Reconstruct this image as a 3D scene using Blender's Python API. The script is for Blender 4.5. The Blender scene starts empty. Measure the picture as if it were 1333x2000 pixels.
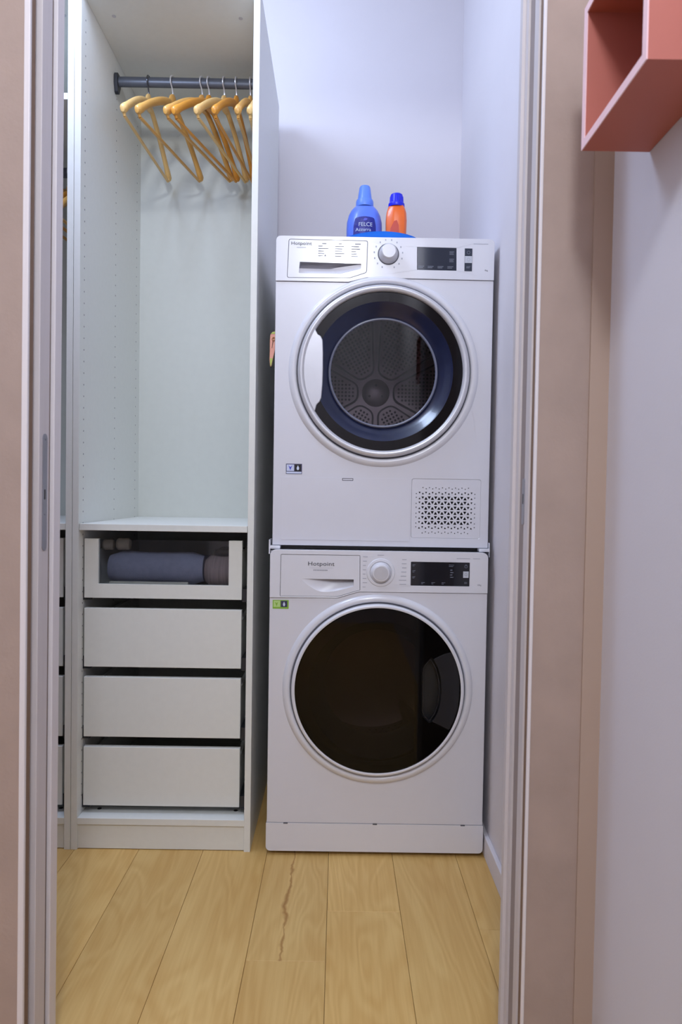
import bpy, bmesh, math, random
from mathutils import Vector, Matrix

sc = bpy.context.scene
C = sc.collection
random.seed(7)
PI = math.pi

# ------------------------------------------------------------------ camera
CAM = Vector((0.1829, -1.9058, 1.0036)); YAW, PITCH, ROLL = 0.0036, 0.0275, 0.0159
fw = Vector((math.sin(YAW)*math.cos(PITCH), math.cos(YAW)*math.cos(PITCH), -math.sin(PITCH)))
r0 = Vector((math.cos(YAW), -math.sin(YAW), 0)); u0 = r0.cross(fw)
rt = math.cos(ROLL)*r0 + math.sin(ROLL)*u0
up = -math.sin(ROLL)*r0 + math.cos(ROLL)*u0
cd = bpy.data.cameras.new('camera'); cam = bpy.data.objects.new('camera', cd); C.objects.link(cam)
m = Matrix((rt, up, -fw)).transposed().to_4x4(); m.translation = CAM; cam.matrix_world = m
cd.sensor_fit = 'VERTICAL'; cd.sensor_height = 36; cd.lens = 1364.47/2000*36
cd.clip_start = .02
cd.dof.use_dof = True; cd.dof.focus_distance = 1.95; cd.dof.aperture_fstop = 7.0
sc.camera = cam

# ------------------------------------------------------------------ world, view
w = bpy.data.worlds.new('world'); sc.world = w; w.use_nodes = True
w.node_tree.nodes['Background'].inputs[0].default_value = (.5, .55, .62, 1)
w.node_tree.nodes['Background'].inputs[1].default_value = .1
sc.view_settings.view_transform = 'Standard'; sc.view_settings.look = 'None'
sc.view_settings.gamma = 1; sc.view_settings.use_curve_mapping = False
sc.view_settings.exposure = 0.08
LAMP_CLOSET = dict(loc=(-.50, -.31, 2.52), power=31, color=(.58, .72, 1.0), radius=.18)
LAMP_HALL = dict(loc=(.16, -2.35, 2.42), power=60, color=(.87, .925, 1.0), radius=.12)

# ------------------------------------------------------------------ materials
def lin(c):
    return tuple(((v/255)/12.92 if v/255 <= .04045 else ((v/255+.055)/1.055)**2.4) for v in c)
def mat(name, col, rough=.5, metal=0, var=.04, scale=30, bump=0, bscale=200, coat=0, spec=.5, stretch=None):
    """principled material with a faint procedural variation of its colour (col in sRGB 0-255)"""
    M = bpy.data.materials.new(name); M.use_nodes = True
    nt = M.node_tree; b = nt.nodes['Principled BSDF']
    tc = nt.nodes.new('ShaderNodeTexCoord'); n = nt.nodes.new('ShaderNodeTexNoise')
    src = tc.outputs['Object']
    if stretch:
        mp = nt.nodes.new('ShaderNodeMapping'); mp.inputs['Scale'].default_value = stretch
        nt.links.new(src, mp.inputs[0]); src = mp.outputs[0]
    n.inputs['Scale'].default_value = scale; n.inputs['Detail'].default_value = 4
    nt.links.new(src, n.inputs['Vector'])
    L = lin(col); cr = nt.nodes.new('ShaderNodeValToRGB')
    cr.color_ramp.elements[0].position = .3; cr.color_ramp.elements[1].position = .7
    cr.color_ramp.elements[0].color = (*[max(0, v*(1-var)) for v in L], 1)
    cr.color_ramp.elements[1].color = (*[min(1, v*(1+var)) for v in L], 1)
    nt.links.new(n.outputs['Fac'], cr.inputs[0]); nt.links.new(cr.outputs[0], b.inputs['Base Color'])
    b.inputs['Roughness'].default_value = rough; b.inputs['Metallic'].default_value = metal
    b.inputs['Coat Weight'].default_value = coat; b.inputs['Specular IOR Level'].default_value = spec
    if bump:
        n2 = nt.nodes.new('ShaderNodeTexNoise'); n2.inputs['Scale'].default_value = bscale
        nt.links.new(src, n2.inputs['Vector'])
        bp = nt.nodes.new('ShaderNodeBump'); bp.inputs['Strength'].default_value = bump; bp.inputs['Distance'].default_value = .002
        nt.links.new(n2.outputs['Fac'], bp.inputs['Height']); nt.links.new(bp.outputs[0], b.inputs['Normal'])
    return M
def thin_glass(name, tint, gloss=.04, ior=1.45, rough=.02):
    M = bpy.data.materials.new(name); M.use_nodes = True; nt = M.node_tree
    nt.nodes.clear()
    out = nt.nodes.new('ShaderNodeOutputMaterial'); tr = nt.nodes.new('ShaderNodeBsdfTransparent')
    gl = nt.nodes.new('ShaderNodeBsdfGlossy'); fr = nt.nodes.new('ShaderNodeFresnel'); mx = nt.nodes.new('ShaderNodeMixShader')
    tr.inputs[0].default_value = (*tint, 1); gl.inputs['Roughness'].default_value = rough; fr.inputs[0].default_value = ior
    n = nt.nodes.new('ShaderNodeTexNoise'); n.inputs['Scale'].default_value = 3
    nt.links.new(fr.outputs[0], mx.inputs[0]); nt.links.new(tr.outputs[0], mx.inputs[1]); nt.links.new(gl.outputs[0], mx.inputs[2])
    nt.links.new(mx.outputs[0], out.inputs[0])
    return M
def emis(name, col, s):
    M = bpy.data.materials.new(name); M.use_nodes = True; b = M.node_tree.nodes['Principled BSDF']
    b.inputs['Emission Color'].default_value = (*col, 1); b.inputs['Emission Strength'].default_value = s
    return M
def wood_floor(name, crack=False):
    M = bpy.data.materials.new(name); M.use_nodes = True; nt = M.node_tree; N = nt.nodes; Lk = nt.links
    b = N['Principled BSDF']
    tc = N.new('ShaderNodeTexCoord'); oi = N.new('ShaderNodeObjectInfo')
    off = N.new('ShaderNodeVectorMath'); off.operation = 'MULTIPLY_ADD'
    cmb = N.new('ShaderNodeCombineXYZ')
    for i in range(3): Lk.new(oi.outputs['Random'], cmb.inputs[i])
    off.inputs[1].default_value = (13, 29, 7)
    Lk.new(cmb.outputs[0], off.inputs[0]); Lk.new(tc.outputs['Object'], off.inputs[2])
    def mapping(s):
        mp = N.new('ShaderNodeMapping'); mp.inputs['Scale'].default_value = s; Lk.new(off.outputs[0], mp.inputs[0]); return mp
    # cathedral figure: contour bands of a stretched noise
    n1 = N.new('ShaderNodeTexNoise'); n1.inputs['Scale'].default_value = 1; n1.inputs['Detail'].default_value = 2; n1.inputs['Distortion'].default_value = .6
    Lk.new(mapping((9, 1.6, 1)).outputs[0], n1.inputs['Vector'])
    mul = N.new('ShaderNodeMath'); mul.operation = 'MULTIPLY'; mul.inputs[1].default_value = 70; Lk.new(n1.outputs['Fac'], mul.inputs[0])
    sn = N.new('ShaderNodeMath'); sn.operation = 'SINE'; Lk.new(mul.outputs[0], sn.inputs[0])
    mr = N.new('ShaderNodeMapRange'); mr.inputs[1].default_value = -1; mr.inputs[2].default_value = 1; Lk.new(sn.outputs[0], mr.inputs[0])
    n2 = N.new('ShaderNodeTexNoise'); n2.inputs['Scale'].default_value = 1; n2.inputs['Detail'].default_value = 5
    Lk.new(mapping((170, 6, 1)).outputs[0], n2.inputs['Vector'])
    n3 = N.new('ShaderNodeTexNoise'); n3.inputs['Scale'].default_value = 1; n3.inputs['Detail'].default_value = 2
    Lk.new(mapping((9, 2.2, 1)).outputs[0], n3.inputs['Vector'])
    r1 = N.new('ShaderNodeValToRGB'); r1.color_ramp.elements[0].position = .3; r1.color_ramp.elements[1].position = .72
    r1.color_ramp.elements[0].color = (*lin((204, 160, 90)), 1); r1.color_ramp.elements[1].color = (*lin((225, 188, 119)), 1)
    mixv = N.new('ShaderNodeMath'); mixv.operation = 'MULTIPLY_ADD'; mixv.inputs[1].default_value = .15
    Lk.new(mr.outputs[0], mixv.inputs[0]); 
    a2 = N.new('ShaderNodeMath'); a2.operation = 'MULTIPLY_ADD'; a2.inputs[1].default_value = .38; a2.inputs[2].default_value = -.02
    Lk.new(n2.outputs['Fac'], a2.inputs[0])
    a3 = N.new('ShaderNodeMath'); a3.operation = 'MULTIPLY_ADD'; a3.inputs[1].default_value = .55
    Lk.new(n3.outputs['Fac'], a3.inputs[0]); Lk.new(a2.outputs[0], a3.inputs[2]); Lk.new(a3.outputs[0], mixv.inputs[2])
    Lk.new(mixv.outputs[0], r1.inputs[0])
    # knots
    vo = N.new('ShaderNodeTexVoronoi'); vo.inputs['Scale'].default_value = 1; Lk.new(mapping((5.5, 1.9, 1)).outputs[0], vo.inputs['Vector'])
    kr = N.new('ShaderNodeValToRGB'); kr.color_ramp.elements[0].position = .015; kr.color_ramp.elements[1].position = .085
    kr.color_ramp.elements[0].color = (*lin((178, 148, 112)), 1); kr.color_ramp.elements[1].color = (1, 1, 1, 1)
    Lk.new(vo.outputs['Distance'], kr.inputs[0])
    mk = N.new('ShaderNodeMix'); mk.data_type = 'RGBA'; mk.blend_type = 'MULTIPLY'; mk.inputs[0].default_value = .8
    Lk.new(r1.outputs[0], mk.inputs[6]); Lk.new(kr.outputs[0], mk.inputs[7])
    last = mk.outputs[2]
    # slightly different tone per board
    hs = N.new('ShaderNodeHueSaturation'); vr = N.new('ShaderNodeMapRange'); vr.inputs[3].default_value = .93; vr.inputs[4].default_value = 1.05
    Lk.new(oi.outputs['Random'], vr.inputs[0]); Lk.new(vr.outputs[0], hs.inputs['Value']); Lk.new(last, hs.inputs['Color']); last = hs.outputs[0]
    if crack:   # one board carries a long dark split filled with putty
        sep = N.new('ShaderNodeSeparateXYZ'); Lk.new(tc.outputs['Object'], sep.inputs[0])
        nn = N.new('ShaderNodeTexNoise'); nn.inputs['Scale'].default_value = 9; nn.inputs['Detail'].default_value = 4
        Lk.new(tc.outputs['Object'], nn.inputs['Vector'])
        ad = N.new('ShaderNodeMath'); ad.operation = 'MULTIPLY_ADD'; ad.inputs[1].default_value = .05; Lk.new(nn.outputs['Fac'], ad.inputs[0]); Lk.new(sep.outputs[0], ad.inputs[2])
        sb = N.new('ShaderNodeMath'); sb.operation = 'SUBTRACT'; sb.inputs[1].default_value = .013; Lk.new(ad.outputs[0], sb.inputs[0])
        ab = N.new('ShaderNodeMath'); ab.operation = 'ABSOLUTE'; Lk.new(sb.outputs[0], ab.inputs[0])
        nw = N.new('ShaderNodeTexNoise'); nw.inputs['Scale'].default_value = 16; Lk.new(tc.outputs['Object'], nw.inputs['Vector'])
        wd = N.new('ShaderNodeMapRange'); wd.inputs[1].default_value = .4; wd.inputs[2].default_value = .75; wd.inputs[3].default_value = .0015; wd.inputs[4].default_value = .012
        Lk.new(nw.outputs['Fac'], wd.inputs[0])
        dv = N.new('ShaderNodeMath'); dv.operation = 'DIVIDE'; Lk.new(ab.outputs[0], dv.inputs[0]); Lk.new(wd.outputs[0], dv.inputs[1])
        cr = N.new('ShaderNodeValToRGB'); cr.color_ramp.elements[0].position = .1; cr.color_ramp.elements[1].position = 1
        cr.color_ramp.elements[0].color = (*lin((205, 184, 162)), 1); cr.color_ramp.elements[1].color = (1, 1, 1, 1)
        Lk.new(dv.outputs[0], cr.inputs[0])
        m2 = N.new('ShaderNodeMix'); m2.data_type = 'RGBA'; m2.blend_type = 'MULTIPLY'; m2.inputs[0].default_value = 1
        Lk.new(last, m2.inputs[6]); Lk.new(cr.outputs[0], m2.inputs[7]); last = m2.outputs[2]
    Lk.new(last, b.inputs['Base Color']); b.inputs['Roughness'].default_value = .5
    bp = N.new('ShaderNodeBump'); bp.inputs['Strength'].default_value = .06; bp.inputs['Distance'].default_value = .001
    Lk.new(n2.outputs['Fac'], bp.inputs['Height']); Lk.new(bp.outputs[0], b.inputs['Normal'])
    return M

M = dict(
 wall=mat('white_wall_paint', (228, 223, 227), .75, var=.01, scale=6, bump=.08, bscale=350),
 hallwall=mat('hall_wall_paint', (210, 207, 215), .7, var=.01, scale=5, bump=.06, bscale=300),
 ceil=mat('ceiling_paint', (235, 234, 233), .8, var=.01),
 taupe=mat('taupe_concrete_paper', (168, 148, 138), .7, var=.07, scale=11, bump=.15, bscale=160),
 taupe2=mat('taupe_plain_paint', (174, 152, 138), .7, var=.01, scale=8),
 alu=mat('pale_aluminium_profile', (222, 216, 219), .45, var=.02, stretch=(40, 40, 1)),
 doorwood=mat('pale_grey_door_laminate', (206, 199, 201), .55, var=.03, scale=10, stretch=(8, 8, .6)),
 brown=mat('brown_return_strip', (128, 104, 86), .8, var=.05),
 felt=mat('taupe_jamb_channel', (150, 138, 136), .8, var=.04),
 steel=mat('brushed_steel', (158, 158, 166), .35, metal=.8, var=.03),
 black=mat('black_plastic', (14, 14, 16), .35, var=.1),
 pax=mat('white_melamine_foil', (231, 232, 227), .45, var=.012, scale=60, bump=.03, bscale=500),
 paxback=mat('white_hardboard_back', (208, 210, 203), .55, var=.012, scale=40),
 runner=mat('dark_grey_runner_steel', (58, 60, 66), .4, metal=.5, var=.05),
 hole=mat('pin_hole_shadow_brown', (120, 118, 122), .9),
 rail=mat('dark_grey_lacquered_rail', (88, 92, 102), .35, metal=.3, var=.03),
 mach=mat('white_enamel', (222, 222, 230), .28, var=.006, coat=.25),
 machp=mat('white_glossy_plastic', (226, 226, 233), .22, var=.006, coat=.3),
 seam=mat('grey_gasket', (96, 97, 106), .6),
 print=mat('grey_print_ink', (120, 122, 134), .6),
 printl=mat('light_grey_print_ink', (172, 174, 186), .6),
 printd=mat('dark_print_ink', (70, 72, 82), .6),
 silver=mat('satin_silver_plastic', (206, 206, 212), .3, metal=.25, var=.02),
 screen=mat('slate_display_glass', (46, 52, 66), .12, var=.04, coat=.4),
 screenb=mat('black_display_glass', (22, 24, 32), .1, var=.04, coat=.4),
 icon=mat('white_icon_ink', (196, 200, 210), .5),
 icond=mat('dim_icon_ink', (112, 118, 132), .5),
 smoke=mat('black_smoked_glass', (20, 17, 19), .09, var=.1, spec=.3),
 funnel=mat('deep_blue_smoked_plastic', (24, 32, 62), .2, var=.1, coat=.15),
 rimring=mat('grey_blue_inner_ring', (112, 116, 136), .2, var=.04, coat=.3),
 drum=mat('drum_steel', (172, 158, 158), .38, metal=.75, var=.05, scale=14),
 drumdark=mat('drum_groove', (52, 48, 50), .5, metal=.4),
 drumhole=mat('perforation_dark', (8, 8, 9), .6),
 blackmat=mat('black_matte_plastic', (20, 21, 23), .45, var=.1),
 blackgrip=mat('black_handle_plastic', (24, 26, 31), .25, var=.1, coat=.2),
 glass=thin_glass('clear_smoky_glass', (.44, .43, .47)),
 glassdark=thin_glass('dark_smoked_door_glass', (.42, .40, .40), ior=1.33),
 glassdrawer=thin_glass('drawer_glass', (.88, .9, .93)),
 hanger=mat('varnished_lotus_wood', (214, 162, 84), .38, var=.12, scale=22, stretch=(1, .25, 1), coat=.2),
 hangerp=mat('pale_lotus_wood', (228, 188, 120), .4, var=.1, scale=22, stretch=(1, .25, 1), coat=.2),
 hangero=mat('amber_lotus_wood', (214, 146, 52), .35, var=.12, scale=22, stretch=(1, .25, 1), coat=.2),
 wire=mat('chromed_wire', (225, 225, 230), .3, metal=.6, var=.02),
 wired=mat('dark_chromed_wire', (110, 112, 120), .25, metal=1, var=.02),
 pink=mat('coral_pink_lacquer', (180, 103, 90), .5, var=.02, scale=8),
 pinkedge=mat('pale_pink_edge_band', (244, 206, 212), .5, var=.02),
 plank=wood_floor('oak_plank'), plankc=wood_floor('oak_plank_split', True),
 sub=mat('joint_brown_subfloor', (112, 82, 48), .9),
 bblue=mat('periwinkle_bottle_plastic', (96, 132, 246), .35, var=.03, coat=.2),
 bcap=mat('light_blue_cap_plastic', (104, 148, 250), .35, var=.03),
 label=mat('navy_label', (28, 34, 140), .4, var=.06),
 labelt=mat('white_label_ink', (214, 224, 246), .5),
 labell=mat('violet_label_ink', (84, 88, 200), .5),
 orange=mat('orange_bottle_plastic', (244, 108, 28), .32, var=.04, coat=.2),
 ored=mat('red_bottle_label', (206, 48, 22), .4, var=.04),
 ocap=mat('royal_blue_cap', (22, 34, 222), .35, var=.04),
 tray=mat('azure_tray_plastic', (20, 132, 250), .35, var=.03),
 green=mat('lime_label', (140, 190, 60), .5), greenl=mat('pale_lime_label', (190, 222, 140), .5),
 lblue=mat('pale_blue_label', (206, 214, 240), .5), navy=mat('dark_violet_label', (58, 58, 92), .5),
 peg=mat('peg_pink', (240, 170, 150), .5, var=.05), pegg=mat('peg_lime', (186, 208, 96), .5, var=.05), pegd=mat('peg_dark_green', (58, 66, 24), .5),
 pegs=mat('peg_spring_brass', (150, 104, 66), .35, metal=.4),
 towel=mat('blue_grey_terry', (150, 152, 172), .95, var=.06, scale=60, bump=.5, bscale=260),
 towel2=mat('striped_taupe_cloth', (150, 132, 130), .95, var=.2, scale=20, stretch=(14, .5, .5)),
 beige=mat('beige_sock_wool', (206, 196, 178), .9, var=.05, bump=.4, bscale=200),
 cream=mat('cream_tissue', (216, 212, 196), .8, var=.04), darkcloth=mat('black_navy_cloth', (26, 24, 34), .9, var=.3),
 ochre=mat('ochre_edge', (200, 150, 70), .8),
 lampw=emis('lamp_opal', (.9, .94, 1), 2),
)

# ------------------------------------------------------------------ mesh helpers
def tagp(o, label=None, cat=None, group=None, kind=None):
    if label: o['label'] = label
    if cat: o['category'] = cat
    if group: o['group'] = group
    if kind: o['kind'] = kind
    return o
ORG = {}
def thing(name, loc, label, cat, group=None):
    o = bpy.data.objects.new(name, None); C.objects.link(o); o.location = loc; ORG[o] = Vector(loc)
    o.empty_display_size = .05
    return tagp(o, label, cat, group)
def obj(name, bm, m, parent=None, base=None, bevel=0, smooth=False, seg=2):
    """bm in world coordinates (thing-local for templates); linked as one mesh whose origin is its thing's base"""
    if parent is not None: o0 = ORG[parent]
    else: o0 = Vector(base) if base is not None else Vector((0, 0, 0))
    bmesh.ops.translate(bm, verts=bm.verts, vec=-o0)
    bmesh.ops.recalc_face_normals(bm, faces=bm.faces)
    me = bpy.data.meshes.new(name); bm.to_mesh(me); bm.free()
    mats = m if isinstance(m, (list, tuple)) else [m]
    for x in mats: me.materials.append(M[x])
    o = bpy.data.objects.new(name, me); C.objects.link(o); ORG[o] = o0
    if parent is not None: o.parent = parent
    else: o.location = o0
    if smooth:
        for p in me.polygons: p.use_smooth = True
        if smooth != 'all': me.set_sharp_from_angle(angle=smooth if isinstance(smooth, float) else .7)
    if bevel:
        b = o.modifiers.new('bevel', 'BEVEL'); b.width = bevel; b.segments = seg; b.limit_method = 'ANGLE'; b.angle_limit = .7
    return o
def struct(o): o['kind'] = 'structure'; return o
def B(): return bmesh.new()
def box(bm, x0, x1, y0, y1, z0, z1, mi=0):
    v = [bm.verts.new((x, y, z)) for z in (z0, z1) for x, y in ((x0, y0), (x1, y0), (x1, y1), (x0, y1))]
    for f in ((0,1,2,3), (4,5,6,7), (0,1,5,4), (1,2,6,5), (2,3,7,6), (3,0,4,7)):
        bm.faces.new([v[i] for i in f]).material_index = mi
    return bm
def bx(*a): return box(B(), *a)
def lathe(bm, prof, c, axis='Y', seg=64, mi=0, closed=False, a0=0, a1=2*PI):
    """prof: list of (r, h); revolve about axis through c"""
    full = abs(a1-a0-2*PI) < 1e-6; n = seg if full else seg+1
    rings = []
    for r, h in prof:
        if r < 1e-6:
            p = (c[0], c[1]+h, c[2]) if axis == 'Y' else ((c[0], c[1], c[2]+h) if axis == 'Z' else (c[0]+h, c[1], c[2]))
            rings.append([bm.verts.new(p)]); continue
        L = []
        for i in range(n):
            a = a0+(a1-a0)*i/seg; s, k = math.sin(a)*r, math.cos(a)*r
            L.append(bm.verts.new((c[0]+k, c[1]+h, c[2]+s) if axis == 'Y' else ((c[0]+k, c[1]+s, c[2]+h) if axis == 'Z' else (c[0]+h, c[1]+k, c[2]+s))))
        rings.append(L)
    pairs = list(zip(rings, rings[1:])) + ([(rings[-1], rings[0])] if closed else [])
    for A, D in pairs:
        for i in range(seg):
            j = (i+1) % n if full else i+1
            if len(A) == 1 and len(D) == 1: continue
            if len(A) == 1: f = [A[0], D[i], D[j]]
            elif len(D) == 1: f = [A[i], A[j], D[0]]
            else: f = [A[i], A[j], D[j], D[i]]
            bm.faces.new(f).material_index = mi
    return bm
def tube(bm, pts, r, seg=8, cap=True, mi=0, flat=None):
    """sweep a circle (or an ellipse flat=(ra,rb) ) along pts; r may be a list"""
    pts = [Vector(p) for p in pts]; rings = []; ref = Vector((0, 0, 1))
    t0 = (pts[1]-pts[0]).normalized()
    if abs(t0.dot(ref)) > .95: ref = Vector((1, 0, 0))
    n = (ref - t0*ref.dot(t0)).normalized()
    for i, p in enumerate(pts):
        t = (pts[min(i+1, len(pts)-1)]-pts[max(i-1, 0)]).normalized()
        n = (n - t*n.dot(t)).normalized(); b = t.cross(n)
        rr = r[i] if isinstance(r, list) else r
        ra, rb = (rr if isinstance(rr, tuple) else (rr, rr))
        rings.append([bm.verts.new(p + n*math.cos(2*PI*k/seg)*ra + b*math.sin(2*PI*k/seg)*rb) for k in range(seg)])
    for A, D in zip(rings, rings[1:]):
        for k in range(seg): bm.faces.new([A[k], A[(k+1)%seg], D[(k+1)%seg], D[k]]).material_index = mi
    if cap: bm.faces.new(rings[0]).material_index = mi; bm.faces.new(rings[-1]).material_index = mi
    return bm
def circ(cx, cz, r, n=96, a0=0): return [(cx+r*math.cos(a0+2*PI*i/n), cz+r*math.sin(a0+2*PI*i/n)) for i in range(n)]
def rrect(x0, x1, z0, z1, r=.01, n=5):
    rs = r if isinstance(r, (list, tuple)) else (r,)*4      # bl, br, tr, tl
    P = []
    for (cx, cz, a, q) in ((x0+rs[0], z0+rs[0], PI, rs[0]), (x1-rs[1], z0+rs[1], 1.5*PI, rs[1]), (x1-rs[2], z1-rs[2], 0, rs[2]), (x0+rs[3], z1-rs[3], .5*PI, rs[3])):
        if q < 1e-6: P.append((cx, cz)); continue
        P += [(cx+q*math.cos(a+.5*PI*i/n), cz+q*math.sin(a+.5*PI*i/n)) for i in range(n+1)]
    return P
def rpoly(pts, r, n=4):
    """round the corners of a polygon"""
    P = []; k = len(pts)
    for i in range(k):
        p0, p1, p2 = (Vector(pts[(i-1)%k]), Vector(pts[i]), Vector(pts[(i+1)%k]))
        d0, d1 = (p0-p1), (p2-p1); q = min(r[i] if isinstance(r, (list, tuple)) else r, d0.length*.45, d1.length*.45)
        if q < 1e-6: P.append(tuple(p1)); continue
        a, c = p1+d0.normalized()*q, p1+d1.normalized()*q
        for j in range(n+1):
            t = j/n; P.append(tuple((1-t)**2*a + 2*t*(1-t)*p1 + t*t*c))
    return P
def plate(bm, outer, holes, y0, y1, mi=0):
    """polygon in XZ with holes, extruded from y0 (front) to y1"""
    def face(y):
        E = []; loops = []
        for L in [outer]+list(holes):
            vs = [bm.verts.new((x, y, z)) for x, z in L]; loops.append(vs)
            E += [bm.edges.new((vs[i], vs[(i+1) % len(vs)])) for i in range(len(vs))]
        r = bmesh.ops.triangle_fill(bm, use_beauty=True, use_dissolve=False, edges=E)
        for g in r['geom']:
            if isinstance(g, bmesh.types.BMFace): g.material_index = mi
        return loops
    A, D = face(y0), face(y1)
    for a, d in zip(A, D):
        for i in range(len(a)):
            j = (i+1) % len(a); bm.faces.new([a[i], a[j], d[j], d[i]]).material_index = mi
    return bm
def pl(outer, holes, y0, y1): return plate(B(), outer, holes, y0, y1)
def inset(poly, d):
    """shrink a polygon by d about its edges (convex-ish outlines only)"""
    k = len(poly); ar = sum(poly[i][0]*poly[(i+1)%k][1]-poly[(i+1)%k][0]*poly[i][1] for i in range(k)); s = 1 if ar > 0 else -1
    out = []
    for i in range(k):
        p0, p1, p2 = Vector(poly[i-1]), Vector(poly[i]), Vector(poly[(i+1)%k])
        e0, e1 = (p1-p0), (p2-p1)
        if e0.length < 1e-9: e0 = e1
        if e1.length < 1e-9: e1 = e0
        n0 = Vector((-e0.y, e0.x)).normalized()*s; n1 = Vector((-e1.y, e1.x)).normalized()*s
        n = (n0+n1); n = n.normalized()/max(.5, math.cos(n0.angle(n1, 0)/2)) if n.length > 1e-6 else n0
        out.append(tuple(p1+n*d))
    return out
def text(name, s, x, z, y, size, m, parent, width=None, align='CENTER', sub=False):
    cu = bpy.data.curves.new('t', 'FONT'); cu.body = s; cu.size = size; cu.align_x = align; cu.align_y = 'CENTER'; cu.resolution_u = 3
    t = bpy.data.objects.new('t', cu); C.objects.link(t); bpy.context.view_layer.update()
    me = bpy.data.meshes.new_from_object(t.evaluated_get(bpy.context.evaluated_depsgraph_get()))
    bpy.data.objects.remove(t); bpy.data.curves.remove(cu)
    bm = B(); bm.from_mesh(me); bpy.data.meshes.remove(me)
    k = 1
    if width:
        xs = [v.co.x for v in bm.verts]; k = width/(max(xs)-min(xs))
    for v in bm.verts: v.co = Vector((x+v.co.x*k, y, z+v.co.y))
    r = bmesh.ops.extrude_face_region(bm, geom=list(bm.faces))
    for v in [g for g in r['geom'] if isinstance(g, bmesh.types.BMVert)]: v.co.y += .0004
    return obj(name, bm, m, parent)
def scoop(bm, poly, depth_of, y, n=None):
    """recess floor under an outline: every outline vertex at its own depth, plus walls up to the surface"""
    top = [bm.verts.new((x, y, z)) for x, z in poly]
    low = [bm.verts.new((x, y+max(.0003, depth_of(x, z)), z)) for x, z in poly]
    k = len(poly)
    for i in range(k): bm.faces.new([top[i], top[(i+1)%k], low[(i+1)%k], low[i]])
    E = [bm.edges.get((low[i], low[(i+1)%k])) for i in range(k)]
    bmesh.ops.triangle_fill(bm, use_beauty=True, edges=E)
    return bm

# ------------------------------------------------------------------ the setting
XR, YB = .614, .70            # right wall, back wall
YD0, YD1 = -.776, -.670       # door wall faces
XL, YH, ZC = -1.62, -3.5, 2.95
struct(obj('wall_back', bx(XL-.1, XR+.1, YB, YB+.1, -.02, ZC), 'wall'))
struct(obj('wall_right', bx(XR, XR+.1, YD1, YB, -.02, ZC), 'wall'))
struct(obj('wall_right_hall', bx(XR, XR+.1, YH-.1, YD0, -.02, ZC), 'hallwall'))
struct(obj('wall_left', bx(XL-.1, XL, YD1, YB, -.02, ZC), 'wall'))
struct(obj('wall_left_hall', bx(XL-.1, XL, YH-.1, YD0, -.02, ZC), 'hallwall'))
struct(obj('wall_hall', bx(XL-.1, XR+.1, YH-.1, YH, -.02, ZC), 'hallwall'))
struct(obj('ceiling', bx(XL-.1, XR+.1, YH-.1, YB+.1, ZC, ZC+.1), 'ceil'))
ZD = 2.40  # unseen door head, raised to let hall lamp light onto back wall and wardrobe
# door wall: hollow pocket on the left, solid on the right, lintel above
wl = struct(obj('wall_door_left', box(bx(XL-.1, -.3304, YD0, -.757, -.0, ZD), XL-.1, -.3185, -.695, YD1, 0, ZD), 'taupe'))
box_bm = box(B(), .5021, .5834, YD0, YD1, 0, ZD)
struct(obj('wall_door_right', box_bm, 'taupe'))
struct(obj('wall_door_strip', bx(.5834, XR+.1, YD0-.004, YD1, 0, ZC), 'taupe2'))
struct(obj('wall_door_top', bx(XL-.1, .5834, YD0, YD1, ZD, ZC), 'taupe'))
t1 = struct(obj('trim_1', bx(-.3304, -.3205, YD0-.002, -.7705, 0, ZD), 'alu', bevel=.0015))
t5 = struct(obj('trim_5', bx(-.3304, -.3212, -.7705, -.757, 0, ZD), 'brown'))  # brown strip filling the return behind the left front profile
t2 = struct(obj('trim_2', bx(-.3185, -.3104, -.695, YD1+.004, 0, ZD), 'alu', bevel=.001))
struct(obj('trim_3', bx(.4971, .5021, YD0-.002, -.7715, 0, ZD), 'alu', bevel=.0012))
struct(obj('trim_6', bx(.4976, .5021, -.7715, -.757, 0, ZD), 'brown'))  # same brown strip in the right return
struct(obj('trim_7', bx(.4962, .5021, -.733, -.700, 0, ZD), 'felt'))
# right jamb with its shallow channel for the closing door
jb = box(B(), .4945, .5021, -.757, -.733, 0, ZD); box(jb, .4925, .5021, -.700, -.682, 0, ZD); box(jb, .4868, .5021, -.682, YD1+.004, 0, ZD)
jamb = struct(obj('trim_4', jb, 'doorwood'))
tagp(jamb, 'pale right door jamb with a channel and a steel strike plate')
sp = obj('strike_plate', pl(rrect(-.737, -.723, .955, 1.032, .004), [rrect(-.7335, -.7265, .9895, 1.0065, .001)], 0, .0012), 'steel', None)
for v in sp.data.vertices: v.co = Vector((.4942-v.co.y+.0003, v.co.x, v.co.z))
sp.parent = jamb
sh = obj('strike_hole', bx(.4945, .4946, -.7335, -.7265, .9895, 1.0065), 'black', None); sh.parent = jamb
for v in sh.data.vertices: v.co.x -= .00135
# sliding door, drawn back into the pocket
dr = struct(obj('door_1', bx(-1.14, -.3145, -.746, -.706, .008, ZD-.02), 'doorwood', bevel=.001))
tagp(dr, 'pale grey sliding door drawn back into its wall pocket, leading edge with steel lock plate')
lk = obj('lock_plate', pl(rrect(-.7335, -.7165, .8965, 1.0935, .008), [rrect(-.7285, -.7215, .983, 1.0, .001), circ(-.725, 1.084, .0018, 10), circ(-.725, .958, .0018, 10)], 0, .0014), 'steel')
for v in lk.data.vertices: v.co = Vector((-.3131-v.co.y, v.co.x, v.co.z))
lk.parent = dr
lh = obj('lock_slot', bx(-.3145, -.3143, -.7285, -.7215, .983, 1.0), 'black'); lh.parent = dr
for v in lh.data.vertices: v.co.x += .0003
# the pocket side of the frame leans very slightly out of plumb
for o in (wl, t1, t2, t5, dr):
    o.rotation_euler[1] = .0042; o.location.x -= .0042
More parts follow.
